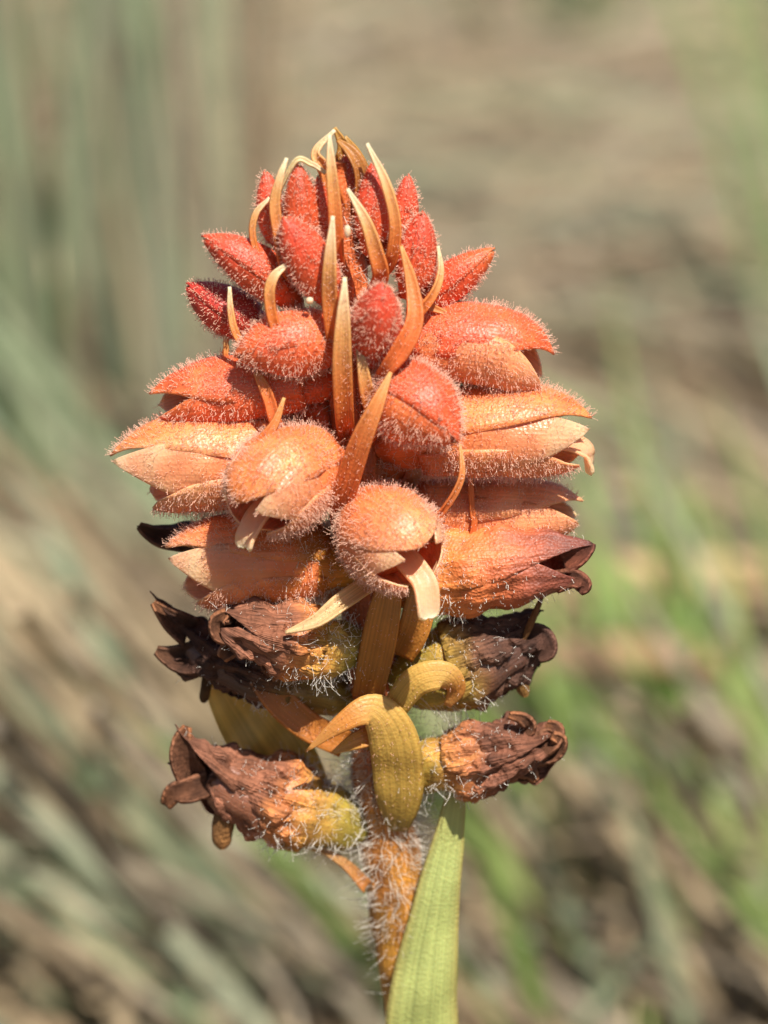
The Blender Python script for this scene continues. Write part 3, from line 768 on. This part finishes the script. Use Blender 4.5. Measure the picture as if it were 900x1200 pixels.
# --- bracts
TAN = [(0, (220, 102, 46)), (0.4, (228, 132, 64)), (0.68, (232, 172, 104)), (1, (246, 228, 188))]
ORB = [(0, (214, 96, 48)), (0.5, (226, 120, 60)), (0.85, (224, 146, 80)), (1, (226, 170, 104))]
OCH = [(0, (178, 112, 40)), (0.4, (200, 132, 56)), (0.8, (206, 150, 72)), (1, (206, 160, 90))]
OLV = [(0, (164, 132, 56)), (0.35, (206, 164, 78)), (0.62, (222, 176, 96)), (0.8, (214, 140, 64)), (1, (220, 156, 84))]
def bract(rows, cols=TAN, cup=0.45, thick=2.5, facing=(0, -1, 0.3), hairs=60, hl=6, margin=None, label=None, slim=None, mat=None):
    CNT[0] += 1
    if slim is None:
        slim = 0.62
        x, y, d, w = rows[0][:4]          # the base runs back to the stem
        rows = [(x + 0.3 * (ax_x(y) - x), y + 22, d * 0.25, w * 0.8)] + list(rows)
    o, sf = ribbon('bract', orchid, rows, facing, cup=cup, thick=thick, cols=cols, seed=CNT[0], margin=margin, mat=mat, slim=slim)
    if label: o['label'] = label
    if hairs:
        hair(o, sf, int(hairs * 0.7), hl * 0.45, rad=0.28, mat=M_HAIR, bulb=1.4)
    return o
# front row, from the tip of the spike down
bract([(395, 300, -45, 11), (392, 240, -52, 10), (388, 195, -50, 7), (386, 158, -42, 1)])
bract([(392, 400, -70, 12), (386, 345, -86, 12), (387, 300, -92, 9), (390, 253, -84, 1)], hairs=140)
bract([(404, 492, -80, 15), (401, 430, -104, 16), (402, 375, -110, 11), (404, 325, -104, 1)], hairs=160)
bract([(438, 500, -76, 8), (430, 460, -96, 11), (424, 425, -98, 7), (418, 390, -92, 1)], cols=TAN)
bract([(396, 605, -84, 13), (404, 575, -110, 20), (422, 520, -132, 18), (440, 478, -134, 12), (458, 436, -118, 1.5)], cols=ORB, hairs=160, label='broad orange bract')
bract([(458, 305, -40, 10), (463, 262, -48, 9), (452, 215, -44, 7), (430, 168, -36, 1)])
bract([(446, 325, -62, 13), (440, 295, -72, 12), (428, 258, -72, 8), (407, 221, -64, 1)], hairs=120)
bract([(448, 440, -100, 10), (470, 410, -112, 16), (486, 375, -104, 14), (482, 330, -86, 9), (470, 288, -76, 1)], cols=ORB, hairs=120)
bract([(486, 372, -50, 9), (508, 345, -52, 7), (517, 318, -44, 5), (514, 288, -36, 1)], facing=(0.6, -1, 0.3))
bract([(336, 318, -48, 8), (328, 280, -52, 9), (322, 240, -48, 8), (328, 208, -44, 5), (336, 185, -36, 1)])
bract([(322, 245, -20, 1), (345, 190, -30, 3), (365, 192, -28, 3), (382, 203, -30, 1.5)], cols=[(0, (226, 200, 140)), (1, (236, 214, 168))], hairs=20)
bract([(306, 305, -34, 4), (296, 275, -34, 4), (300, 250, -32, 4), (316, 232, -30, 1)], hairs=30)
bract([(326, 392, -70, 7), (316, 352, -76, 8), (320, 326, -74, 7), (338, 308, -66, 1.5)])
bract([(292, 410, -46, 5), (276, 390, -48, 5), (270, 362, -44, 4), (269, 336, -38, 1)], hairs=40)
bract([(268, 425, -10, 4), (265, 405, -10, 3), (264, 390, -8, 1)], hairs=0)
bract([(296, 552, -110, 9), (306, 520, -112, 9), (322, 496, -106, 6), (333, 466, -96, 1)], cols=ORB)
bract([(326, 500, -66, 9), (316, 470, -68, 9), (308, 450, -64, 8), (300, 436, -60, 3)], cols=ORB)
bract([(490, 625, -90, 6), (520, 598, -108, 6), (541, 560, -106, 5), (540, 520, -90, 1)], cols=ORB, facing=(0.7, -1, 0.2))
bract([(545, 640, -30, 5), (556, 615, -32, 5), (553, 585, -30, 4), (548, 450, -26, 3), (548, 440, -22, 2)], cols=ORB, facing=(0.7, -1, 0.2), hairs=0)
bract([(470, 345, -20, 6), (500, 358, -30, 6), (525, 368, -28, 2)], cols=ORB, hairs=20)
# apex: folded pale bracts
bract([(398, 240, -8, 14), (382, 200, -14, 12), (370, 178, -8, 6), (392, 152, 0, 1)], facing=(-0.5, -1, 0.2), cup=0.6)
bract([(400, 240, 10, 14), (400, 200, 14, 14), (402, 172, 12, 8), (392, 150, 8, 1)], cup=0.6, cols=OCH)
bract([(420, 245, -10, 14), (422, 205, -16, 13), (412, 180, -12, 10), (396, 164, -4, 2)], facing=(0.6, -1, 0.4), cup=0.7, cols=[(0, (176, 96, 44)), (1, (200, 140, 70))])
bract([(428, 245, 10, 12), (426, 205, 8, 10), (418, 180, 6, 6), (405, 160, 4, 1)], facing=(0.6, -1, 0.4), cup=0.7, cols=OCH)
# lower bracts
bract(slim=1.0, rows=[(430, 818, -60, 17), (440, 770, -78, 19), (450, 720, -84, 18), (460, 670, -80, 10), (465, 650, -76, 3)], cols=OCH, cup=0.2, hairs=90, thick=4)
bract(slim=1.0, rows=[(470, 770, -50, 14), (486, 735, -58, 18), (496, 690, -60, 16), (502, 660, -56, 6)], cols=OCH, cup=0.2, hairs=60)
bract(slim=1.0, rows=[(432, 684, -96, 10), (400, 706, -118, 10), (370, 728, -128, 7), (334, 741, -128, 1)], cols=[(0, (214, 160, 96)), (0.5, (232, 196, 140)), (1, (226, 190, 140))], facing=(0, -0.8, 0.7), hairs=60, label='cream bract lying over the withered flower')
bract(slim=1.0, rows=[(300, 792, -40, 11), (326, 820, -44, 17), (360, 850, -46, 17), (404, 872, -40, 16)], cols=[(0, (150, 90, 44)), (0.3, (190, 114, 46)), (1, (196, 122, 50))], facing=(0.1, -1, 0.3), cup=0.2, hairs=70)
bract(slim=1.0, rows=[(432, 880, -30, 10), (455, 842, -66, 14), (486, 800, -84, 18), (520, 792, -84, 17), (534, 808, -72, 12), (524, 828, -60, 4)], cols=OLV, cup=-0.1, thick=1.6, hairs=60, label='curled tan bract over an olive ovary')
bract(slim=1.0, rows=[(466, 975, -46, 12, 0, -1, 0), (468, 935, -66, 28, 0, -1, 0), (464, 880, -80, 30, 0, -1, 0.2), (452, 846, -88, 25, 0, -0.8, 0.8), (432, 832, -96, 18, -0.2, -0.3, 1), (400, 848, -102, 11, -0.7, -0.3, 0.8), (358, 881, -98, 1, -0.8, -0.4, 0.6)],
      cols=OLV, cup=-0.12, hairs=160, thick=1.6, label='broad tan bract curling over at its tip')
bract(slim=1.0, rows=[(452, 872, -58, 5), (440, 862, -70, 10), (418, 868, -76, 9), (390, 882, -72, 1)], cols=OCH, facing=(0.2, -1, 0.5), hairs=30)
bract(slim=1.0, rows=[(352, 935, 46, 40), (320, 880, 44, 46), (276, 815, 40, 34), (246, 770, 36, 14), (236, 745, 34, 2)], cols=[(0, (222, 186, 92)), (0.5, (230, 194, 104)), (1, (214, 170, 92))], cup=0.12, hairs=0, label='wide thin yellowish bract with backlight put into its colour')  # yellows raised to stand in for light coming through the bract
bract(slim=1.0, rows=[(430, 1040, -36, 8), (408, 1016, -40, 6), (385, 1000, -40, 4), (352, 984, -36, 1)], cols=[(0, (186, 120, 60)), (1, (214, 170, 110))], hairs=40, facing=(-0.3, -0.5, 1))
# leaf-like bract at the foot of the spike, running down the stem to the ground
LEAFC = [(0, (152, 164, 88)), (0.35, (172, 178, 104)), (0.6, (174, 182, 108)), (0.82, (174, 168, 94)), (1, (170, 140, 76))]
q = np.array([P(a, b, d) for a, b, d in ((510, 1500, -46), (506, 1330, -48), (495, 1200, -50), (512, 1060, -46), (526, 985, -40), (534, 930, -34), (536, 880, -26))])
fol, lsf = ribbon('leaf', orchid, np.hstack([q, np.array([[40], [48], [45], [28], [19], [12], [1]]) * S]), (0.12, -1, 0.15), cup=-0.16, thick=5, mat=M_LEAF, cols=LEAFC, n=60, nv=15, seed=4, world=True, margin=(176, 160, 90))
fol['label'] = 'pale green leaf clasping the stem'
sh = spline(np.array([[ORG[0], 0, -0.01], [ORG[0], 0, 0.06], P(500, 1500, 0)]), 20)
loft('leaf_sheath', orchid, sh, np.array([0, -1.0, 0.01]), np.linspace(52, 42, 20), 1, 1, colfun([(0, (170, 160, 100)), (1, (150, 166, 88))], seed=9), M_LEAF, nv=24, seed=9)

# --- shrivelled sepal tips curling off the withered flowers
BRN = [(0, (120, 78, 56)), (0.6, (132, 86, 60)), (1, (150, 96, 62))]
def shrivel(rows, cols=BRN, facing=(0, -1, 0.4)):
    CNT[0] += 1
    ribbon('shrivelled_tip', orchid, rows, facing, cup=0.7, thick=5, cols=cols, seed=CNT[0], mat=M_DRY, n=22, nv=9)
shrivel([(606, 862, -50, 8), (620, 852, -58, 6), (612, 842, -64, 4), (596, 838, -62, 1)])
shrivel([(622, 880, -50, 13), (642, 868, -56, 12), (650, 856, -52, 8), (640, 848, -46, 2)])
shrivel([(624, 884, -46, 12), (648, 880, -50, 10), (656, 868, -60, 6), (648, 862, -64, 2)])
shrivel([(600, 900, -44, 8), (620, 905, -52, 6), (628, 916, -52, 1)])
shrivel([(246, 918, -40, 12), (222, 926, -44, 12), (204, 930, -42, 9), (194, 944, -40, 4)])
shrivel([(228, 915, -30, 16), (216, 890, -36, 14), (214, 868, -38, 9), (219, 852, -36, 2)])
shrivel([(276, 735, -84, 16), (262, 738, -92, 14), (256, 728, -96, 8), (266, 718, -98, 2)])
shrivel([(280, 752, -80, 9), (266, 764, -88, 7), (260, 772, -88, 3)])
shrivel([(222, 740, -2, 16), (204, 728, -6, 12), (190, 716, -6, 6), (180, 706, -4, 1)], cols=[(0, (86, 56, 44)), (1, (140, 92, 60))])
shrivel([(240, 770, -6, 17), (214, 772, -10, 15), (196, 768, -10, 8), (183, 762, -8, 2)], cols=[(0, (80, 52, 42)), (1, (116, 78, 54))])
shrivel([(610, 750, -10, 16), (632, 748, -16, 13), (640, 762, -20, 9), (630, 772, -20, 3)], cols=[(0, (84, 56, 46)), (1, (110, 74, 58))])
shrivel([(660, 660, -40, 12), (678, 652, -42, 8), (690, 642, -40, 4), (694, 636, -38, 1)], cols=[(0, (150, 84, 60)), (1, (96, 56, 46))])
shrivel([(652, 682, -44, 10), (672, 678, -50, 8), (684, 686, -52, 6), (678, 694, -52, 2)], cols=[(0, (140, 84, 60)), (1, (110, 64, 50))])
shrivel([(215, 632, 20, 12), (190, 630, 24, 9), (172, 622, 26, 5), (163, 616, 26, 1)], cols=[(0, (80, 50, 40)), (1, (110, 72, 46))])

# --- dried stamen columns hanging from the withered flowers
def hanging(px, py, d, L, r, cols, dx=0):
    pts = spline(np.array([P(px, py, d), P(px + dx * 0.4, py + L * 0.4, d - 3), P(px + dx, py + L, d)]), 14)
    loft('dried_column', orchid, pts, np.array([0, -1.0, 0.1]), r * np.interp(np.linspace(0, 1, 14), [0, 0.15, 0.5, 0.9, 1], [0.5, 0.8, 1, 0.85, 0.4]), 1, 0.6, colfun(cols, seed=3), M_DRY, nv=14, lump=0.15, ridges=3, ridge=0.12)
hanging(262, 948, -40, 46, 13, [(0, (120, 84, 48)), (1, (178, 124, 72))], dx=-2)
hanging(604, 772, -4, 44, 9, [(0, (120, 84, 48)), (1, (176, 128, 66))], dx=12)
hanging(244, 785, 0, 38, 7, [(0, (90, 62, 40)), (1, (120, 84, 44))], dx=-6)
hanging(635, 700, -20, 52, 4, [(0, (150, 96, 60)), (1, (160, 108, 60))], dx=-22)

# --- tiny pale specks caught between the buds
def speck(px, py, d, rx, rz, label):
    pts = np.array([P(px, py - rz * q, d) for q in np.linspace(-1, 1, 10)])
    c0 = pts[0].copy()
    o, _ = loft('speck', None, pts - c0 + ORG, np.array([0, -1.0, 0.1]), rx * np.sqrt(np.clip(1 - np.linspace(-0.97, 0.97, 10) ** 2, 0.02, 1)), 1, 1, colfun([(0, (232, 208, 172)), (1, (240, 222, 190))], seed=2), M_LIP, nv=10, lump=0.05)
    o.location = c0
    o['label'] = label; o['category'] = 'speck'
speck(407, 271, -64, 4, 8, 'tiny white oval speck stuck between the topmost buds')
speck(363, 352, -74, 4.5, 4, 'round pale bead stuck at the foot of a red bud')
